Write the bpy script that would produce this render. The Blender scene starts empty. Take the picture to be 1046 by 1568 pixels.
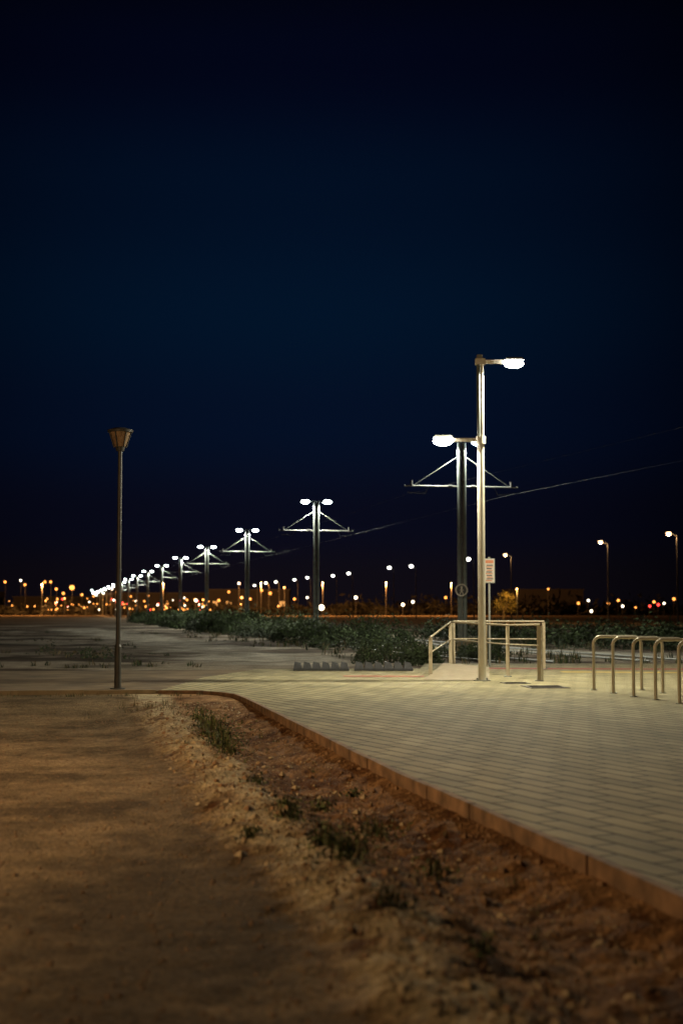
import bpy, math, random
from mathutils import Vector, Matrix, noise
random.seed(7)
R=random.Random(11)
scene=bpy.context.scene
scene.view_settings.view_transform='Standard'
scene.view_settings.look='None'
scene.view_settings.exposure=0

# ------------------------------------------------------------ materials
def new_mat(name):
    m=bpy.data.materials.new(name); m.use_nodes=True
    nt=m.node_tree; b=nt.nodes['Principled BSDF']
    return m,nt,b
def pmat(name,col,rough=0.6,metal=0.0,var=0.25,scale=8,bump=0.0):
    m,nt,b=new_mat(name)
    tc=nt.nodes.new('ShaderNodeTexCoord')
    n=nt.nodes.new('ShaderNodeTexNoise'); n.inputs['Scale'].default_value=scale; n.inputs['Detail'].default_value=6
    nt.links.new(tc.outputs['Object'],n.inputs['Vector'])
    r=nt.nodes.new('ShaderNodeValToRGB')
    r.color_ramp.elements[0].position=.3; r.color_ramp.elements[1].position=.7
    r.color_ramp.elements[0].color=tuple(c*(1-var) for c in col)+(1,)
    r.color_ramp.elements[1].color=tuple(min(1,c*(1+var)) for c in col)+(1,)
    nt.links.new(n.outputs['Fac'],r.inputs[0]); nt.links.new(r.outputs[0],b.inputs['Base Color'])
    b.inputs['Roughness'].default_value=rough; b.inputs['Metallic'].default_value=metal
    if bump:
        bp=nt.nodes.new('ShaderNodeBump'); bp.inputs['Strength'].default_value=bump; bp.inputs['Distance'].default_value=.02
        nt.links.new(n.outputs['Fac'],bp.inputs['Height']); nt.links.new(bp.outputs[0],b.inputs['Normal'])
    return m
def emat(name,col,strength):
    m,nt,b=new_mat(name)
    b.inputs['Base Color'].default_value=(.8,.8,.8,1)
    b.inputs['Emission Color'].default_value=col+(1,)
    b.inputs['Emission Strength'].default_value=strength
    m.cycles.emission_sampling='NONE'
    return m
M_cream=pmat('painted_steel_pale',(.60,.56,.46),.5,0,.1,3)
M_rail=pmat('railing_steel',(.38,.32,.22),.45,.1,.15,6)
M_galv=pmat('galvanised_steel',(.28,.29,.27),.45,.3,.15,5)
M_green=pmat('grey_green_steel',(.14,.16,.15),.5,.1,.2,4)
M_dark=pmat('dark_paint',(.03,.03,.03),.6)
M_brownpole=pmat('dark_grey_paint',(.034,.032,.028),.5)
M_rubber=pmat('black_rubber',(.018,.018,.02),.75,0,.4,12)
M_inox=pmat('brushed_steel',(.52,.47,.36),.35,.25,.08,10)
M_glass=pmat('frosted_lantern_glass',(.24,.16,.10),.25,0,.3,14)
M_white=pmat('sign_white',(.45,.4,.33),.5,0,.05,6)
M_signo=pmat('sign_print',(.40,.13,.05),.5,0,.2,20)
M_wire=pmat('wire_copper',(.13,.13,.12),.6,.1,.1,3)
M_iron=pmat('cast_iron',(.05,.042,.035),.6,0,.3,30,.3)
M_redc=pmat('red_tactile_paving',(.30,.07,.045),.8,0,.2,20,.3)
M_yelc=pmat('yellow_tactile_paving',(.5,.36,.09),.8,0,.2,20,.3)
M_ramp=pmat('ramp_concrete',(.22,.18,.12),.8,0,.2,6,.3)
M_curb=pmat('kerb_concrete',(.20,.12,.065),.9,0,.55,5,.8)
M_edge=pmat('edging_concrete',(.26,.21,.135),.85,0,.35,3,.5)
M_bld=pmat('dark_wall',(.03,.028,.03),.8)
M_E_white=emat('luminaire_glow_white',(1,.96,.84),60)
M_E_cool=emat('luminaire_glow_cool',(.88,1,.95),30)
M_f_white=emat('far_light_white',(1,.85,.6),5)
M_f_cool=emat('far_light_cool',(.8,1,.93),4)
M_f_orange=emat('far_light_orange',(1,.34,.06),3)
M_f_red=emat('far_light_red',(1,.05,.04),4)
M_win=emat('lit_window',(1,.45,.12),.5)
G=[pmat('leaf_dark',(.020,.030,.010),.8,0,.3,6),pmat('leaf_mid',(.042,.064,.021),.8,0,.3,6),
   pmat('leaf_light',(.10,.135,.042),.8,0,.3,6),pmat('leaf_dry',(.16,.12,.06),.8,0,.3,6)]
M_gold=[pmat('tree_leaf_a',(.08,.07,.02),.7),pmat('tree_leaf_b',(.14,.11,.03),.7)]
M_bark=pmat('bark',(.08,.06,.04),.9)

# ------------------------------------------------------------ mesh builder
class MB:
    def __init__(s): s.v=[];s.f=[];s.m=[];s.mats=[];s.sm=[]
    def mi(s,m):
        if m not in s.mats: s.mats.append(m)
        return s.mats.index(m)
    def add(s,vs,fs,m,smooth=False):
        o=len(s.v); s.v+= [tuple(v) for v in vs]; i=s.mi(m)
        for f in fs: s.f.append(tuple(o+k for k in f)); s.m.append(i); s.sm.append(smooth)
    def box(s,c,d,m,rot=0,tap=1.0):
        cx,cy,cz=c; hx,hy,hz=d[0]/2,d[1]/2,d[2]/2; ca,sa=math.cos(rot),math.sin(rot); vs=[]
        for z,t in((-hz,1),(hz,tap)):
            for x,y in((-hx,-hy),(hx,-hy),(hx,hy),(-hx,hy)):
                x2,y2=x*t,y*t
                vs.append((cx+x2*ca-y2*sa,cy+x2*sa+y2*ca,cz+z))
        s.add(vs,[(3,2,1,0),(4,5,6,7),(0,1,5,4),(1,2,6,5),(2,3,7,6),(3,0,4,7)],m)
    def cyl(s,a,b,r1,r2,m,n=16,cap=True):
        a=Vector(a);b=Vector(b);d=(b-a).normalized()
        u=d.orthogonal().normalized();w=d.cross(u);vs=[]
        for p,r in((a,r1),(b,r2)):
            for k in range(n):
                t=2*math.pi*k/n; vs.append(p+u*(r*math.cos(t))+w*(r*math.sin(t)))
        s.add(vs,[(k,(k+1)%n,n+(k+1)%n,n+k) for k in range(n)],m,True)
        if cap: s.add(vs,[tuple(range(n-1,-1,-1)),tuple(range(n,2*n))],m)
    def tube(s,pts,r,m,n=10):
        for i in range(len(pts)-1): s.cyl(pts[i],pts[i+1],r,r,m,n,i in(0,len(pts)-2))
    def ell(s,c,rad,m,n=12,h=8):
        vs=[(c[0],c[1],c[2]-rad[2])]
        for j in range(1,h):
            ph=-math.pi/2+math.pi*j/h
            for k in range(n):
                t=2*math.pi*k/n; vs.append((c[0]+rad[0]*math.cos(ph)*math.cos(t),c[1]+rad[1]*math.cos(ph)*math.sin(t),c[2]+rad[2]*math.sin(ph)))
        vs.append((c[0],c[1],c[2]+rad[2])); L=len(vs)-1; fs=[]
        for k in range(n):
            fs.append((0,1+(k+1)%n,1+k)); fs.append((L,L-n+k,L-n+(k+1)%n))
            for j in range(h-2):
                a=1+j*n; fs.append((a+k,a+(k+1)%n,a+n+(k+1)%n,a+n+k))
        s.add(vs,fs,m,True)
    def obj(s,name,parent=None):
        me=bpy.data.meshes.new(name); me.from_pydata(s.v,[],s.f)
        for m in s.mats: me.materials.append(m)
        me.polygons.foreach_set('material_index',s.m); me.polygons.foreach_set('use_smooth',s.sm); me.update()
        o=bpy.data.objects.new(name,me); scene.collection.objects.link(o)
        if parent: o.parent=parent
        return o
def light(parent,loc,power,col,size=.08,name='lamp_light',spot=0):
    l=bpy.data.lights.new(name,'SPOT' if spot else 'POINT'); l.energy=power; l.color=col; l.shadow_soft_size=size
    if spot: l.spot_size=math.radians(spot); l.spot_blend=.12
    o=bpy.data.objects.new(name,l); o.location=loc; scene.collection.objects.link(o); o.parent=parent
    return o
def lerp_tab(x,t):
    if x<=t[0][0]: return t[0][1]
    for (a,b),(c,d) in zip(t,t[1:]):
        if x<=c: return b+(d-b)*(x-a)/(c-a)
    return t[-1][1]
def sst(a,b,x):
    t=max(0,min(1,(x-a)/(b-a))); return t*t*(3-2*t)
def nz(x,y,z=0): return noise.noise(Vector((x,y,z)))

# ------------------------------------------------------------ ground
def xc(Y): return .5+(12.6-Y)*.218 if Y<12.6 else .5-(Y-12.6)*.192
PROF=[(-1,-.1),(0,-.09),(.1,-.11),(.45,-.21),(.8,-.21),(1.1,-.15),(1.35,-.08),(1.6,-.085),(1.85,-.16),(2.2,-.19),(4,-.18),(8,-.15)]
def gz(X,Y):
    s0=xc(Y)-X
    s=s0+.22*nz(X*.6,Y*.6,3)*sst(.3,.8,s0)
    t=sst(20,24,Y)
    z=lerp_tab(s,PROF)
    soil=sst(.02,.3,s)*(1-sst(1.6,2.2,s))
    z+= (1-t)*(soil*(.05*nz(X*1.6,Y*1.6)+.036*nz(X*6,Y*6,2)+.028*nz(X*14,Y*14,4)) + .014*nz(X*4,Y*4,7)+.009*nz(X*14,Y*14,9))
    z=z*(1-t)+t*(-.055)
    if s0<.1: z=min(z,-.07)
    if Y>38: z+= .06*nz(X*.15,Y*.15)*min(1,(Y-38)/20)+.06*nz(X*.8,Y*.8,3)*min(1,(Y-38)/4)
    return z
def poly_d(X,Y,pts):
    b=1e9
    for (x1,y1),(x2,y2) in zip(pts,pts[1:]):
        dx,dy=x2-x1,y2-y1; t=max(0,min(1,((X-x1)*dx+(Y-y1)*dy)/(dx*dx+dy*dy)))
        b=min(b,math.hypot(X-x1-t*dx,Y-y1-t*dy))
    return b
ROAD1=[(-1,38),(-3.3,48),(-7,62),(-13,84),(-22,115)]
ROAD2=[(22,34),(13,42.5),(9,48),(5.5,54),(2.5,70),(-1,90)]
def mixc(a,b,t): return tuple(a[i]*(1-t)+b[i]*t for i in range(3))
def gcol(X,Y):
    n1=nz(X*.7,Y*.7,20); n2=nz(X*2.5,Y*2.5,30); n4=nz(X*7,Y*7,33); n5=nz(X*16,Y*16,35)
    if Y<27:
        s=xc(Y)-X+.22*nz(X*.6,Y*.6,3)+.10*n2
        gravel=mixc((.13,.092,.052),(.32,.23,.13),max(0,min(1,.45+1.0*n1+.5*n2+.5*n4+.5*nz(X*.3,Y*.5,8))))
        soil=mixc((.12,.055,.024),(.40,.235,.115),max(0,min(1,.40+.7*n1+.7*n2+.8*n4+.6*n5)))
        rib=(.54,.45,.29)
        c=mixc(soil,gravel,sst(1.65,2.0,s))
        w=sst(1.12,1.38,s)*(1-sst(1.66,1.95,s))*(.78+.9*n2+.6*n4)
        c=mixc(c,rib,max(0,min(1,w)))
        return c
    n3=nz(X*.10,Y*.22,40)
    c=mixc((.080,.060,.045),(.24,.19,.145),max(0,min(1,.35+1.4*n3+.8*n1)))
    wst=sst(.0,.25,nz(X*.10,Y*.22,77)+.35*n1)
    c=mixc(c,(.42,.36,.28),wst*.85)
    c=mixc(c,(.06,.052,.035),sst(.15,.38,nz(X*.25,Y*.3,91)+.3*n1)*.7)
    d1=poly_d(X,Y,ROAD1)+2.6*nz(X*.25,Y*.15,50)+1.2*n1+.5*n2
    c=mixc(mixc((.60,.54,.44),(.34,.30,.24),max(0,min(1,.45+1.6*n1))),c,sst(.9,2.8,d1)) if Y<130 else c
    d2=poly_d(X,Y,ROAD2)+.4*nz(X*.4,Y*.2,60)
    c=mixc((.45,.41,.33),c,sst(1.2,1.8,d2))
    if Y>130: c=mixc(c,(.16,.12,.08),min(1,(Y-130)/60))
    return c
def rng(a,b,s):
    n=int(round((b-a)/s)); return [a+(b-a)*i/n for i in range(n)]
ys=rng(-60,-4,4)+rng(-4,4,.8)+rng(4,12,.045)+rng(12,25,.08)+rng(25,38,.4)+rng(38,70,.3)+rng(70,120,.7)+rng(120,200,5)
y=200.
while y<3000: ys.append(y); y*=1.15
ys.append(3000.)
xs=rng(-70,-24,1.2)+rng(-24,-8,.35)+rng(-8,-4,.18)+rng(-4,2.6,.05)+rng(2.6,8,.4)+rng(8,60,1.2)
out=[];x=60.
while x<2500: out.append(x); x*=1.25
xs=sorted(set([-a for a in out if a>70]+xs+out))
vs=[];cols=[]
for Y in ys:
    for X in xs:
        vs.append((X,Y,gz(X,Y))); c=gcol(X,Y); cols.append(c+(1,))
nx=len(xs);fs=[]
for j in range(len(ys)-1):
    for i in range(nx-1):
        a=j*nx+i; fs.append((a,a+1,a+nx+1,a+nx))
me=bpy.data.meshes.new('ground'); me.from_pydata(vs,[],fs)
ca=me.color_attributes.new('Col','FLOAT_COLOR','POINT')
ca.data.foreach_set('color',[k for c in cols for k in c])
me.polygons.foreach_set('use_smooth',[True]*len(fs))
g=bpy.data.objects.new('ground',me); scene.collection.objects.link(g)
m,nt,b=new_mat('soil_and_gravel'); me.materials.append(m)
at=nt.nodes.new('ShaderNodeAttribute'); at.attribute_name='Col'
tc=nt.nodes.new('ShaderNodeTexCoord')
n1=nt.nodes.new('ShaderNodeTexNoise'); n1.inputs['Scale'].default_value=22; n1.inputs['Detail'].default_value=8; n1.inputs['Roughness'].default_value=.75
n2=nt.nodes.new('ShaderNodeTexVoronoi'); n2.inputs['Scale'].default_value=38
n3=nt.nodes.new('ShaderNodeTexNoise'); n3.inputs['Scale'].default_value=1.6; n3.inputs['Detail'].default_value=6; n3.inputs['Roughness'].default_value=.65
for n in(n1,n2,n3): nt.links.new(tc.outputs['Object'],n.inputs['Vector'])
rp=nt.nodes.new('ShaderNodeMapRange'); rp.inputs['From Min'].default_value=.3; rp.inputs['From Max'].default_value=.7; rp.inputs['To Min'].default_value=.3; rp.inputs['To Max'].default_value=1.7
nt.links.new(n1.outputs['Fac'],rp.inputs['Value'])
rq=nt.nodes.new('ShaderNodeMapRange'); rq.inputs['From Min'].default_value=.3; rq.inputs['From Max'].default_value=.7; rq.inputs['To Min'].default_value=.65; rq.inputs['To Max'].default_value=1.35
nt.links.new(n3.outputs['Fac'],rq.inputs['Value'])
mm=nt.nodes.new('ShaderNodeMath'); mm.operation='MULTIPLY'; nt.links.new(rp.outputs[0],mm.inputs[0]); nt.links.new(rq.outputs[0],mm.inputs[1])
mx=nt.nodes.new('ShaderNodeVectorMath'); mx.operation='SCALE'
nt.links.new(at.outputs['Color'],mx.inputs[0]); nt.links.new(mm.outputs[0],mx.inputs['Scale'])
nt.links.new(mx.outputs[0],b.inputs['Base Color']); b.inputs['Roughness'].default_value=.95
b.inputs['Specular IOR Level'].default_value=.1
ad=nt.nodes.new('ShaderNodeMath'); ad.operation='MULTIPLY_ADD'; ad.inputs[1].default_value=.6
nt.links.new(n2.outputs['Distance'],ad.inputs[0]); nt.links.new(n1.outputs['Fac'],ad.inputs[2])
bp=nt.nodes.new('ShaderNodeBump'); bp.inputs['Strength'].default_value=1; bp.inputs['Distance'].default_value=.05
nt.links.new(ad.outputs[0],bp.inputs['Height']); nt.links.new(bp.outputs[0],b.inputs['Normal'])

# ------------------------------------------------------------ paved plaza, footpath
edge=[(5.2,-9),(1.69,7.14),(.5,12.6),(-1.48,22.9),(-1.72,23.9),(-2.05,24.6),(-2.5,25.05),(-3.2,25.1)]
def slab(name,poly,z,th,mat):
    mb=MB(); n=len(poly)
    mb.add([(p[0],p[1],z) for p in poly]+[(p[0],p[1],z-th) for p in poly],[tuple(range(n))]+[(i,n+i,n+(i+1)%n,(i+1)%n) for i in range(n)],mat)
    return mb.obj(name)
m,nt,b=new_mat('block_paving')
tc=nt.nodes.new('ShaderNodeTexCoord'); mp=nt.nodes.new('ShaderNodeMapping'); mp.inputs['Rotation'].default_value=(0,0,math.radians(-114))
br=nt.nodes.new('ShaderNodeTexBrick'); br.inputs['Scale'].default_value=1; br.inputs['Brick Width'].default_value=.63; br.inputs['Row Height'].default_value=.21
br.inputs['Mortar Size'].default_value=.02; br.inputs['Mortar Smooth'].default_value=.6
br.inputs['Color1'].default_value=(.38,.335,.20,1); br.inputs['Color2'].default_value=(.27,.24,.14,1); br.inputs['Mortar'].default_value=(.03,.025,.015,1)
nt.links.new(tc.outputs['Object'],mp.inputs[0]); nt.links.new(mp.outputs[0],br.inputs['Vector'])
nn=nt.nodes.new('ShaderNodeTexNoise'); nn.inputs['Scale'].default_value=.9; nn.inputs['Detail'].default_value=9; nn.inputs['Roughness'].default_value=.7
nt.links.new(tc.outputs['Object'],nn.inputs['Vector'])
rp=nt.nodes.new('ShaderNodeMapRange'); rp.inputs['From Min'].default_value=.3; rp.inputs['From Max'].default_value=.7; rp.inputs['To Min'].default_value=.58; rp.inputs['To Max'].default_value=1.2
nt.links.new(nn.outputs['Fac'],rp.inputs['Value'])
mx=nt.nodes.new('ShaderNodeVectorMath'); mx.operation='SCALE'
nt.links.new(br.outputs['Color'],mx.inputs[0]); nt.links.new(rp.outputs[0],mx.inputs['Scale']); nt.links.new(mx.outputs[0],b.inputs['Base Color'])
b.inputs['Roughness'].default_value=.85; b.inputs['Specular IOR Level'].default_value=.2
bp=nt.nodes.new('ShaderNodeBump'); bp.invert=True; bp.inputs['Strength'].default_value=1; bp.inputs['Distance'].default_value=.02
nt.links.new(br.outputs['Fac'],bp.inputs['Height']); nt.links.new(bp.outputs[0],b.inputs['Normal'])
M_pave=m
slab('paved_plaza',[(x,y) for x,y in edge]+[(-2.9,30),(-2,34.2),(1.9,34.6),(2.2,37.8),(12,37.8),(40,30),(40,-9)],0,.06,M_pave)
M_path=pmat('worn_footpath',(.13,.093,.053),.9,0,.5,1.3,.3)
slab('footpath',[(-3.2,25.1),(-5.7,24.75),(-40,21),(-40,30),(-12,32.5),(-2.05,34.2),(-2.93,30)],-.004,.05,M_path)
def kerb(name,pts,w,top,bot,mat,seg=1.0,jit=.006):
    mb=MB()
    P=[Vector(p) for p in pts]; res=[P[0]]
    for a,bb in zip(P,P[1:]):
        n=max(1,int((bb-a).length/seg)); res+=[a.lerp(bb,(k+1)/n) for k in range(n)]
    for a,bb in zip(res,res[1:]):
        d=(bb-a); l=d.length; ang=math.atan2(d.y,d.x); c=(a+bb)/2; nrm=Vector((d.y,-d.x)).normalized()
        c=c-nrm*(w/2)+nrm*R.uniform(-jit,jit); tz=top+R.uniform(-jit,jit)*.6
        mb.box((c.x,c.y,(tz+bot)/2),(l-.006,w,tz-bot),mat,ang+R.uniform(-.004,.004))
    return mb.obj(name)
kerb('kerb',edge,.06,.006,-.4,M_curb)
kerb('path_edging',[(-3.25,25.1),(-5.7,24.75),(-40,21)],.1,.02,-.3,M_edge,1.0)

mb=MB()
mb.add([(.05,30.3,.004),(1.75,30.15,.004),(1.75,30.6,.004),(.05,30.75,.004)],[(0,1,2,3)],M_redc)
mb.add([(2.9,34.2,.004),(14,33.2,.004),(14,33.9,.004),(2.9,35.0,.004)],[(0,1,2,3)],M_redc)
mb.obj('red_tactile_strip')
mb=MB(); mb.add([(5.0,32.3,.004),(14,31.0,.004),(14,31.5,.004),(5.0,32.9,.004)],[(0,1,2,3)],M_yelc); mb.obj('yellow_tactile_strip')
for (x,y,w,l) in((3.35,27.6,.5,.5),(3.72,26.2,.72,.9)):
    mb=MB(); mb.box((x,y,.004),(w,l,.012),M_iron,.1)
    for k in range(5): mb.box((x,y-l*.35+k*l*.17,.012),(w*.8,l*.05,.008),M_iron,.1)
    mb.obj('manhole_cover')
mb=MB(); mb.add([(1.66,28.9,.006),(2.95,28.5,.006),(3.25,31.6,.16),(2.3,32.2,.22),(1.66,28.9,-.01),(2.95,28.5,-.01),(3.25,31.6,-.01),(2.3,32.2,-.01)],[(0,1,2,3),(1,5,6,2),(2,6,7,3),(3,7,4,0)],M_ramp); mb.obj('access_ramp')

# ------------------------------------------------------------ main street lamp
mb=MB(); bx,by=2.8,28.5
mb.cyl((bx,by,0),(bx,by,.02),.17,.17,M_galv,20)
for k in range(4): mb.cyl((bx+.13*math.cos(k*1.571+.78),by+.13*math.sin(k*1.571+.78),.02),(bx+.13*math.cos(k*1.571+.78),by+.13*math.sin(k*1.571+.78),.06),.015,.015,M_galv,6)
mb.cyl((bx,by,.02),(bx,by,4.75),.078,.072,M_cream,24)
mb.cyl((bx,by,4.75),(bx,by,4.9),.1,.1,M_cream,24)
mb.cyl((bx-.03,by,4.9),(bx-.03,by,6.4),.045,.045,M_green,16)
mb.cyl((bx+.035,by,4.9),(bx+.035,by,6.4),.035,.035,M_cream,16)
mb.box((bx,by,6.42),(.2,.16,.12),M_cream); mb.box((bx-.01,by,6.52),(.12,.12,.08),M_galv)
mb.box((bx+.32,by,6.42),(.5,.05,.08),M_cream)
mb.box((bx-.38,by,4.83),(.62,.05,.07),M_cream)
for (cx,cz) in((bx+.68,6.42),(bx-.76,4.84)):
    mb.box((cx,by,cz+.05),(.40,.28,.05),M_galv,0,.8)
    mb.ell((cx,by,cz-.04),(.20,.15,.09),M_E_white,16,8)
o=mb.obj('street_lamp')
W=(1,.92,.67)
light(o,(bx+.68,by,6.23),3100,W,.09,spot=168); light(o,(bx-.76,by,4.65),420,W,.09,spot=168)

# ------------------------------------------------------------ lantern lamp
def lantern(x,y,z0,lit=False):
    mb=MB()
    mb.cyl((x,y,z0),(x,y,z0+.02),.14,.14,M_brownpole,16)
    mb.cyl((x,y,z0+.02),(x,y,z0+.75),.062,.058,M_brownpole,16)
    mb.cyl((x,y,z0+.75),(x,y,z0+.8),.07,.05,M_brownpole,16)
    mb.cyl((x,y,z0+.8),(x,y,z0+4.3),.045,.038,M_brownpole,16)
    mb.cyl((x,y,z0+4.28),(x,y,z0+4.36),.07,.09,M_brownpole,16)
    mb.cyl((x,y,z0+4.36),(x,y,z0+4.62),.10,.185,M_glass if not lit else M_f_orange,20)
    for k in range(6):
        a=k*math.pi/3+.2; mb.cyl((x+.108*math.cos(a),y+.108*math.sin(a),z0+4.34),(x+.2*math.cos(a),y+.2*math.sin(a),z0+4.64),.013,.013,M_brownpole,6)
    mb.cyl((x,y,z0+4.62),(x,y,z0+4.66),.225,.235,M_brownpole,24)
    mb.cyl((x,y,z0+4.66),(x,y,z0+4.7),.235,.12,M_brownpole,24)
    return mb.obj('lantern_street_lamp')
lantern(-4.0,25.6,-.004)
S=(1,.62,.29)
o=lantern(-7.4,11.5,-.2,True); light(o,(-7.4,11.5,4.95),2000,S,.15)

# ------------------------------------------------------------ catenary poles with twin lamps
C=(1,.99,.82)
def cpole(x,y,k):
    mb=MB(); p=Vector((.98,.198,0)); seg=16 if k<4 else 8
    g0=-.1
    for s in(-.09,.09): mb.cyl((x+p.x*s,y+p.y*s,g0),(x+p.x*s,y+p.y*s,7.4),.085,.075,M_green,seg)
    for z in(1.2,3,4.6,6,7.1): mb.box((x,y,z),(.22,.08,.06),M_green,.2)
    mb.box((x,y,.1),(.6,.6,.4),M_ramp,.2)
    mb.box((x,y,7.46),(1.15,.08,.05),M_green,.2)
    for s in(-1,1):
        q=(x+p.x*.62*s,y+p.y*.62*s)
        mb.box((q[0],q[1],7.54),(.44,.26,.05),M_galv,.2,.8)
        mb.ell((q[0],q[1],7.43),(.24,.18,.11),M_E_cool,12,8)
    mb.tube([(x-p.x*2.1,y-p.y*2.1,5.83),(x+p.x*2.1,y+p.y*2.1,5.83)],.026,M_galv,8)
    for s in(-1,1):
        mb.cyl((x,y,7.0),(x+p.x*1.75*s,y+p.y*1.75*s,5.86),.009,.009,M_green,6)
        mb.cyl((x+p.x*1.2*s,y+p.y*1.2*s,5.83),(x+p.x*1.35*s,y+p.y*1.35*s,5.55),.013,.013,M_green,6)
        mb.cyl((x+p.x*1.35*s,y+p.y*1.35*s,5.55),(x+p.x*2.0*s,y+p.y*2.0*s,5.6),.013,.013,M_green,6)
        mb.cyl((x+p.x*1.85*s,y+p.y*1.85*s,5.83),(x+p.x*1.85*s,y+p.y*1.85*s,6.02),.05,.04,M_dark,8)
        mb.cyl((x+p.x*.35*s,y+p.y*.35*s,5.83),(x+p.x*.5*s,y+p.y*.5*s,5.83),.06,.06,M_dark,8)
    o=mb.obj('catenary_pole')
    if k<=3:
        for s in(-1,1): light(o,(x+p.x*.66*s,y+p.y*.66*s,7.2),{-2:60,-1:230,0:1200}.get(k,1700),C if k>=0 else W,.12,spot=170)
    elif k<=9: light(o,(x+p.x*.66,y+p.y*.66,7.2),2800,C,.12,spot=170)
# the line bends to the right as it approaches the stop
poles=[(22.0,-2.5,-2),(12.2,23.6,-1)]+[(4.3-5.7*k,50.8+28.2*k,k) for k in range(0,17)]
for x,y,k in poles: cpole(x,y,k)
mb=MB()
for s in(-1.85,1.85):
    for (x1,y1,k),(x2,y2,_) in zip(poles,poles[1:]):
        a=Vector((x1+.98*s,y1+.198*s,5.57)); bb=Vector((x2+.98*s,y2+.198*s,5.57))
        mb.cyl(a,bb,.0022,.0022,M_wire,5,False)
mb.obj('overhead_wires')
mb=MB()
for s in(-2.9,-1.46,1.46,2.9):
    P=[(7.3+s*.97,40+.24*s,-.03),(4.3+s*.98,50.8+.198*s,-.03),(4.3-5.7*16+.98*s,50.8+28.2*16+.198*s,0.02)]
    mb.tube(P,.035,M_galv,6)
mb.obj('tram_rails')

# ------------------------------------------------------------ signs
mb=MB(); mb.cyl((3.73,36,0),(3.73,36,2.75),.03,.03,M_galv,12)
mb.box((3.73,35.95,2.4),(.27,.03,.62),M_galv); mb.box((3.73,35.925,2.4),(.23,.02,.58),M_white)
mb.box((3.73,35.91,2.63),(.2,.012,.08),M_signo)
for k in range(10): mb.box((3.73+R.uniform(-.02,.01),35.91,2.54-k*.043),(.18-R.uniform(0,.05),.01,.024),M_signo if k%2 else M_dark)
mb.obj('tram_stop_sign')
mb=MB(); cx,cy,cz=4.23,50.3,2.12
mb.cyl((cx,cy,-.1),(cx,cy,2.0),.03,.03,M_green,10)
mb.cyl((cx,cy-.03,cz),(cx,cy,cz),.22,.22,M_white,28); mb.cyl((cx,cy-.04,cz),(cx,cy-.02,cz),.175,.175,M_dark,28)
mb.cyl((cx,cy-.05,cz+.1),(cx,cy-.035,cz+.1),.035,.035,M_white,12)
mb.box((cx,cy-.045,cz+.01),(.055,.012,.12),M_white)
for s in(-1,1):
    mb.add([(cx+s*.005,cy-.05,cz-.05),(cx+s*.03,cy-.05,cz-.04),(cx+s*.07,cy-.05,cz-.15),(cx+s*.045,cy-.05,cz-.16)],[(0,1,2,3)],M_white)
    mb.add([(cx+s*.02,cy-.05,cz+.06),(cx+s*.03,cy-.05,cz+.04),(cx+s*.08,cy-.05,cz-.02),(cx+s*.065,cy-.05,cz-.03)],[(0,1,2,3)],M_white)
mb.obj('pedestrian_sign')

# ------------------------------------------------------------ railing
def railing(name,P,tops,wide=(),levels=(1.0,.64)):
    mb=MB()
    for i,((x,y),t) in enumerate(zip(P,tops)):
        mb.box((x,y,t/2),(.075,.03,t),M_rail,0); mb.box((x,y,.01),(.15,.12,.02),M_galv)
        if i in wide: mb.box((x+.07,y+.03,t/2+.0),(.03,.03,t),M_cream,0)
    for f in levels:
        mb.tube([(x,y-.03,t*f+(.02 if f==1 else 0)) for (x,y),t in zip(P,tops)],.021 if f==1 else .014,M_rail,10)
    mb.ell((P[-1][0],P[-1][1]-.03,tops[-1]+.02),(.024,.024,.024),M_rail,8,6)
    return mb.obj(name)
railing('handrail',[(2.67,34.6),(3.2,31.8),(3.52,30.3),(3.92,28.4)],[1.1,1.08,1.07,1.1],(3,))
railing('handrail',[(1.86,29.9),(2.62,34.4)],[.82,1.1])
railing('handrail',[(2.72,34.7),(4.85,34.3)],[1.12,1.12])

# ------------------------------------------------------------ bike racks
for (x,y) in((4.44,25.2),(4.6,24.25),(4.75,23.3),(4.92,22.45),(5.08,21.55),(5.24,20.65),(5.4,19.75)):
    mb=MB(); w=.84; h=.94; r=.13; pts=[(x,y,0)]
    for k in range(7):
        a=math.pi-k*math.pi/12; pts.append((x+r+r*math.cos(a),y,h-r+r*math.sin(a)))
    for k in range(7):
        a=math.pi/2-k*math.pi/12; pts.append((x+w-r+r*math.cos(a),y,h-r+r*math.sin(a)))
    pts.append((x+w,y,0)); mb.tube(pts,.027,M_inox,12)
    for xx in(x,x+w): mb.cyl((xx,y,0),(xx,y,.012),.06,.06,M_galv,16)
    mb.obj('bike_rack')

# ------------------------------------------------------------ rubber wheel-stop blocks
for x0,x1,n in((-1.12,.18,6),(.3,1.66,6)):
    mb=MB(); st=(x1-x0)/n
    mb.box(((x0+x1)/2,33.3,.03),(x1-x0,.36,.05),M_rubber)
    for k in range(n):
        cx=x0+(k+.5)*st
        mb.add([(cx-st*.46,33.12,.055),(cx+st*.46,33.12,.055),(cx+st*.46,33.5,.055),(cx-st*.46,33.5,.055),
                (cx-st*.36,33.2,.21),(cx+st*.26,33.2,.18),(cx+st*.26,33.42,.18),(cx-st*.36,33.42,.21)],
               [(4,5,6,7),(0,1,5,4),(1,2,6,5),(2,3,7,6),(3,0,4,7)],M_rubber)
    mb.obj('rubber_kerb_block_row')

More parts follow.
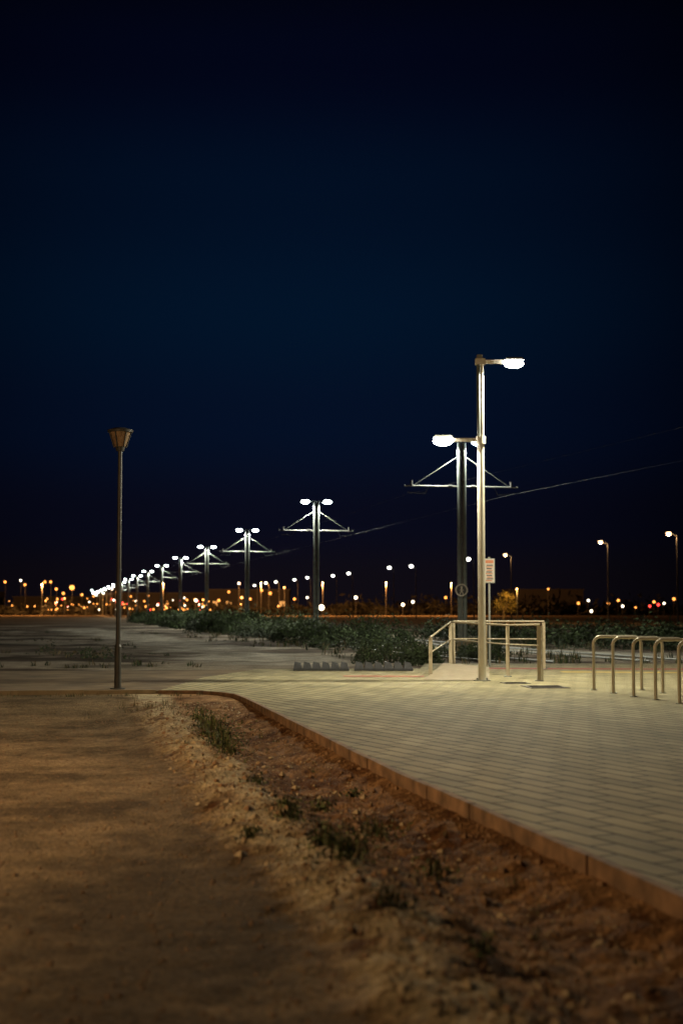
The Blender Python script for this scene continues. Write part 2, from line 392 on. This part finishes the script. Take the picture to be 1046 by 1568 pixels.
# ------------------------------------------------------------ vegetation
def leafq(mb,c,s,mat):
    u=Vector((R.gauss(0,1),R.gauss(0,1),R.gauss(0,1))).normalized(); w=u.orthogonal().normalized()
    u=u*s*R.uniform(.7,1.4); w=w*s*R.uniform(.3,.6); c=Vector(c)
    mb.add([c-u,c+w,c+u,c-w],[(0,1,2,3)],mat)
def shrub(mb,x,y,z,w,h,n,ls,mats=G[:3]):
    k=R.randint(5,9); cs=[]
    for i in range(k):
        a=R.uniform(0,6.28); rr=w*.5*R.random()**.5
        cs.append((x+rr*math.cos(a),y+rr*math.sin(a),z+h*R.uniform(.15,.8)*(1-.5*rr/(w*.5+.01)),R.uniform(.16,.32)*w, mats[min(len(mats)-1,int(R.random()*len(mats)))]))
    for i in range(n):
        c=R.choice(cs); q=(c[0]+R.gauss(0,c[3]*.6),c[1]+R.gauss(0,c[3]*.6),max(z+.02,c[2]+R.gauss(0,h*.17)))
        leafq(mb,q,ls,c[4] if R.random()<.7 else R.choice(mats))
def dome(mb,x,y,z,w,h,n,ls,mats):
    ph=R.uniform(0,9)
    for i in range(n):
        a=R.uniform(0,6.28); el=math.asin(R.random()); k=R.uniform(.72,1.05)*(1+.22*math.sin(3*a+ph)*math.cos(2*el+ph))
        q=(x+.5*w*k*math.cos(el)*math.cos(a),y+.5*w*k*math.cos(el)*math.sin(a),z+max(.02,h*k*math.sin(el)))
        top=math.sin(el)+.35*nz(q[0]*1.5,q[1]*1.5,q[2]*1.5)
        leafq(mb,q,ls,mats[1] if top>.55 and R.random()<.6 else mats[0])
def tuft(mb,x,y,z,h,n,spread,mats,wd=.008):
    for i in range(n):
        a=R.uniform(0,6.28); l=h*R.uniform(.5,1.1); lean=R.uniform(.1,.8)*spread
        bx_,by_=x+R.gauss(0,spread*.3),y+R.gauss(0,spread*.3)
        tx,ty=bx_+lean*math.cos(a),by_+lean*math.sin(a)
        px,py=-math.sin(a)*wd,math.cos(a)*wd; mx_,my_=(bx_*.6+tx*.4),(by_*.6+ty*.4)
        mb.add([(bx_-px,by_-py,z),(bx_+px,by_+py,z),(mx_+px*.8,my_+py*.8,z+l*.6),(mx_-px*.8,my_-py*.8,z+l*.6),(tx,ty,z+l)],[(0,1,2,3),(3,2,4)],R.choice(mats))
mb=MB()
W_=[(-1.95,19.6,.2),(-1.75,18.6,.24),(-1.6,17.8,.32),(-1.5,17.1,.34),(-1.38,16.3,.28),(-1.3,15.6,.28),(-1.18,15.1,.22),(-.34,10.2,.16),(-.42,10.8,.12),(-.1,9.3,.19),(0.0,8.6,.22),(.1,8.9,.17),(.24,10.1,.19),(-.17,11.6,.14),(.25,7.15,.12),(.62,6.4,.09),(.55,8.6,.13),(-.6,9.6,.09),(-.75,12.6,.12),(.1,12.4,.09)]
for x,y,h in W_:
    z=gz(x,y); sc=h/.2
    tuft(mb,x,y,z,h,int(26*sc)+6,.14*sc,[G[1],G[2],G[2],G[3]],.005)
    for i in range(int(130*sc)):
        leafq(mb,(x+R.gauss(0,.10*sc),y+R.gauss(0,.16*sc),z+abs(R.gauss(0,h*.38))+.01),.018,R.choice([G[1],G[2],G[2],G[0]]))
for i in range(45):
    y=R.uniform(6,22); x=xc(y)-R.uniform(.3,1.4); tuft(mb,x,y,gz(x,y),R.uniform(.03,.09),9,.06,[G[3],G[2],G[1]],.003)
for i in range(36):
    x=R.gauss(-2.9,.35); y=R.gauss(21.8,.6); tuft(mb,x,y,gz(x,y),R.uniform(.05,.17),7,.1,[G[3],G[3],G[1]],.003)
for i in range(60):
    x=R.uniform(-9,-2.4); y=24.6+(x+3.2)*.11-R.uniform(0,.3); tuft(mb,x,y,gz(x,y),R.uniform(.03,.08),7,.08,[G[3],G[1]],.004)
mb.obj('weeds')
mb=MB()
for i in range(400):
    k=-.1+R.random()**.8*5; x=4.3-5.7*k+R.uniform(-3.6,1.8)-.6; y=50.8+28.2*k
    if poly_d(x,y,ROAD2)<1.7 and R.random()<.8: continue
    if poly_d(x,y,ROAD1)<1.8: continue
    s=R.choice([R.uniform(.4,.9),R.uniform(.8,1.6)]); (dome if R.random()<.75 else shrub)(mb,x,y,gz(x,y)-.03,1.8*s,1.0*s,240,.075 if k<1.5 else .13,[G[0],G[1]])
for i in range(26):
    x=R.uniform(0,4.6); y=R.uniform(38,46)
    if poly_d(x,y,ROAD1)<1.8: continue
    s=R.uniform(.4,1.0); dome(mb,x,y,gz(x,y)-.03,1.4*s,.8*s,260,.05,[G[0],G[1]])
for i in range(190):
    x=R.uniform(5,36); y=R.uniform(52,85)
    if poly_d(x,y,ROAD2)<1.7: continue
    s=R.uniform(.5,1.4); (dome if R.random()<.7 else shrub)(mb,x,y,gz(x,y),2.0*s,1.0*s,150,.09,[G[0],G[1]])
for (x,y) in((-7.5,43),(-8.1,43.6),(-6.9,42.6),(-9.5,47)):
    shrub(mb,x,y,gz(x,y),1.1,.4,90,.05,[G[0],G[1],G[3]])
mb.obj('shrubs')
mb=MB()
for i in range(1500):
    x=R.uniform(-22,24); y=36+R.random()**1.3*60
    if poly_d(x,y,ROAD1)<2.2 or poly_d(x,y,ROAD2)<1.5 or (y<38.5 and x>-3): continue
    lf=x<4.3-.2*(y-50.8)-6
    if lf and (nz(x*.2,y*.2,90)<.15): continue
    tuft(mb,x,y,gz(x,y),R.uniform(.12,.35)*(.6 if lf else 1),9,.22,[G[0],G[1],G[3]],.014)
mb.obj('grass')
mb=MB(); M_st=[pmat('stone_pale',(.44,.35,.22),.9),pmat('stone_brown',(.26,.155,.08),.9)]
for i in range(9500):
    y=5+R.random()**1.4*18; s=R.choice([R.gauss(1.45,.25),R.uniform(.05,1.8),R.uniform(.05,1.4),R.uniform(1.5,5)]); x=xc(y)-s
    if s<.03: continue
    r=R.uniform(.005,.016)*(2.4 if R.random()<.08 and s<1.9 else 1); z=gz(x,y)
    vs=[(x+dx*r*R.uniform(.7,1.3),y+dy*r*R.uniform(.7,1.3),z+dz*r*R.uniform(.5,1)) for dx,dy,dz in((1,0,0),(0,1,0),(-1,0,0),(0,-1,0),(0,0,1),(.7,.7,.5),(-.7,.6,.6),(0,0,-1))]
    mb.add(vs,[(0,5,4),(5,1,4),(1,6,4),(6,2,4),(2,3,4),(3,0,4),(0,1,5),(1,2,6),(1,0,7),(2,1,7),(3,2,7),(0,3,7)],M_st[0] if .3<s<1.9 and R.random()<.5 else M_st[1])
mb.obj('loose_gravel')

# ------------------------------------------------------------ mid-distance lamp row
rows=[(230,54,141,'o'),(182,48,159,'o'),(115,39,195,'o'),(89,36,210,'w'),(49,31,243,'w'),(33.5,30,255,'w'),(5,26,290,'w'),(-6,24.3,312,'w'),(-24,23,335,'w'),(-33,21.5,350,'w'),(-46,20,370,'w'),(-53,19.3,385,'w'),(-61,17.5,410,'w')]
MC={'w':M_f_white,'o':M_f_orange,'c':M_f_cool,'r':M_f_red}
M_warm=emat('far_light_warm',(1,.55,.26),7); M_pale=emat('far_light_pale',(1,.97,.85),7)
for b_,e,d,c in rows:
    x=b_*d/1000; z=1.4+e*d/1000; mb=MB()
    mb.cyl((x+.8,d,-.1),(x+.8,d,z-.2),.1,.05,M_dark,8); mb.cyl((x+.8,d,z-.2),(x,d,z+.1),.04,.03,M_dark,6)
    mb.box((x-.05,d,z+.2),(.8,.35,.1),M_dark,0,.8)
    mb.ell((x,d,z),(.26,.22,.21) if c=='o' else (.36,.3,.28),M_warm if c=='o' else M_pale,10,6)
    o=mb.obj('road_lamp')
    if c=='o': light(o,(x,d,z-.4),600,(1,.55,.22),.15)
# ------------------------------------------------------------ far town lights (one mass)
L=[(-236,20,'o',1),(-225,21,'w',.9),(-222,18,'o',1),(-208,20,'o',1),(-204,20,'o',1),(-200,15,'o',1.1),(-195,12,'o',1.1),(-189,16,'o',1.9),(-182,11,'o',1),(-175,14,'c',1),(-172,11,'c',1),(-167,12,'w',1),(-161,15,'w',1),(-157,13,'o',1),(-154,5,'r',1.4),
(145,15,'o',.8),(166,5,'o',1.1),(173,7,'w',1),(187,5,'o',1),(194,7,'o',1.1),(197,3,'w',1),(219,6,'o',1.1),(222,4,'r',1.1),(226,5,'w',.9),(233,8,'o',1.2),(175,-.5,'w',1.1),(206,2,'o',.8),(216,3,'r',1),
(50,6,'w',1.1),(43,4,'w',1.2),(73,9,'o',1.1),(10,9,'w',1.3),(-14,2,'w',2.2),(-33,8,'o',1),(-24,9,'w',.9),(-50,12,'o',1.2),(-56,14,'o',1),(-79,13,'o',1),(-86,7,'o',1.1),(-102,7,'w',1.2),(-70,9,'o',1),(-64,8,'o',1),(-95,4,'o',1),(-40,16,'o',.8),(-72,19,'w',.9),(-44,3,'o',.9)]
for i in range(85):
    L.append((R.uniform(-205,-90)+R.gauss(0,4),max(.5,R.gauss(4.5,3.5)),R.choice('owoooror' if i%3 else 'oow'),R.uniform(.25,.9)))
for i in range(14): L.append((R.uniform(-240,-60),R.uniform(1,7),'o',R.uniform(.3,.7)))
mb=MB()
for b_,e,c,s in L:
    d=R.uniform(330,410); x=b_*d/1000; z=max(.6,1.4+e*d/1000)
    r=.36*s*d/400; mb.ell((x,d,z),(r,r*.6,r),MC[c],8,6)
    mb.cyl((x,d+.5,0),(x,d+.5,z),.05,.05,M_dark,5)
mb.obj('distant_town_lights')
mb=MB()
far=[(-105,400),(-85,405),(-50,400),(-22,390),(-5,380),(12,385),(30,390)]
for x,y in far:
    mb.cyl((x,y,0),(x,y,9),.07,.05,M_dark,6); mb.box((x,y-.4,9),(.35,.9,.14),M_dark); mb.ell((x,y-.6,8.9),(.2,.25,.12),M_f_orange,8,6)
o=mb.obj('distant_road_lamps')
for x,y in far: light(o,(x,y-.6,8.3),30000,(1,.40,.10),.2)
def bld(x,y,w,d,h,name='distant_warehouse'):
    mb=MB(); mb.box((x,y,h/2),(w,d,h),M_bld); mb.box((x,y,h+.15),(w+.8,d+.8,.3),M_dark)
    n=int(w/4)
    for k in range(n):
        xx=x-w/2+(k+.5)*w/n; lit=R.random()<.25 and x<0
        mb.box((xx,y-d/2-.02,h*.45),(w/n*.4,.06,h*.2),M_win if lit else M_dark)
        mb.box((xx,y-d/2-.06,h*.45),(.1,.08,h*.2),M_bld)
    mb.obj(name)
for a in((-60,480,34,20,7),(-30,470,26,16,8),(-98,500,30,18,6),(-140,520,30,18,8),(66,470,24,20,8)): bld(*a)
mb=MB(); M_far=pmat('far_foliage',(.018,.018,.012),.9)
for i in range(330):
    x=R.uniform(-190,190); y=R.uniform(415,460); s=R.uniform(.5,1.5)
    shrub(mb,x,y,0,7*s,4.6*s*(.8 if x<0 else 1.1),46,.9,[M_far])
mb.obj('distant_tree_line')
mb=MB(); tx,ty=19.5,172
mb.cyl((tx,ty,0),(tx,ty,1.4),.16,.1,M_bark,8)
for k in range(6):
    a=k*1.05; mb.cyl((tx,ty,1.2),(tx+.9*math.cos(a),ty+.9*math.sin(a),2.5),.06,.02,M_bark,5)
for k in range(14):
    a=R.uniform(0,6.28); rr=R.uniform(.2,1.2); c=(tx+rr*math.cos(a),ty+rr*math.sin(a),R.uniform(1.5,3.4))
    for j in range(70): leafq(mb,(c[0]+R.gauss(0,.3),c[1]+R.gauss(0,.3),c[2]+R.gauss(0,.25)),.13,R.choice(M_gold))
mb.obj('tree')
mb=MB(); mb.cyl((20.8,169,0),(20.8,169,4),.06,.05,M_dark,8); mb.box((20.8,168.8,4.05),(.3,.6,.1),M_dark); mb.ell((20.8,168.7,3.95),(.12,.2,.08),M_f_orange,8,6)
o=mb.obj('path_lamp'); light(o,(20.4,168.6,3.7),1400,(1,.5,.12),.1)

# ------------------------------------------------------------ world: night sky
w=bpy.data.worlds.new('World'); scene.world=w; w.use_nodes=True; nt=w.node_tree
bg=nt.nodes['Background']; tc=nt.nodes.new('ShaderNodeTexCoord'); sp=nt.nodes.new('ShaderNodeSeparateXYZ')
nt.links.new(tc.outputs['Generated'],sp.inputs[0])
mr=nt.nodes.new('ShaderNodeMapRange'); mr.inputs['From Min'].default_value=-.02; mr.inputs['From Max'].default_value=.5
nt.links.new(sp.outputs['Z'],mr.inputs['Value'])
cr=nt.nodes.new('ShaderNodeValToRGB'); cr.color_ramp.interpolation='EASE'
st=[(-.02,(.006,.004,.005)),(.02,(.0048,.0036,.0065)),(.062,(.0027,.0032,.0100)),(.13,(.0014,.0050,.0180)),(.205,(.0008,.0068,.0215)),(.285,(.0007,.0048,.0165)),(.37,(.0007,.0017,.0085)),(.42,(.0007,.0011,.0045)),(.5,(.0006,.0009,.004))]
el=cr.color_ramp.elements
while len(el)<len(st): el.new(.5)
for i,(p,c) in enumerate(st): el[i].position=(p+.02)/.52; el[i].color=c+(1,)
nt.links.new(mr.outputs[0],cr.inputs[0])
ab=nt.nodes.new('ShaderNodeMath'); ab.operation='ADD'; ab.inputs[1].default_value=.03
nt.links.new(sp.outputs['X'],ab.inputs[0])
sq=nt.nodes.new('ShaderNodeMath'); sq.operation='MULTIPLY'
nt.links.new(ab.outputs[0],sq.inputs[0]); nt.links.new(ab.outputs[0],sq.inputs[1])
m2=nt.nodes.new('ShaderNodeMapRange'); m2.inputs['From Min'].default_value=0; m2.inputs['From Max'].default_value=.07; m2.inputs['To Min'].default_value=1; m2.inputs['To Max'].default_value=.35
nt.links.new(sq.outputs[0],m2.inputs['Value'])
sc=nt.nodes.new('ShaderNodeVectorMath'); sc.operation='SCALE'; nt.links.new(cr.outputs[0],sc.inputs[0]); nt.links.new(m2.outputs[0],sc.inputs['Scale'])
nt.links.new(sc.outputs[0],bg.inputs['Color']); bg.inputs['Strength'].default_value=1

# ------------------------------------------------------------ camera
cam=bpy.data.cameras.new('camera'); co=bpy.data.objects.new('camera',cam); scene.collection.objects.link(co)
cam.sensor_fit='VERTICAL'; cam.sensor_height=36; cam.sensor_width=24; cam.lens=50; cam.clip_end=6000; cam.clip_start=.1
co.location=(0,0,1.4); co.rotation_euler=(math.radians(93.96),0,0)
cam.dof.use_dof=True; cam.dof.focus_distance=24; cam.dof.aperture_fstop=1.4; cam.dof.aperture_blades=9
scene.camera=co
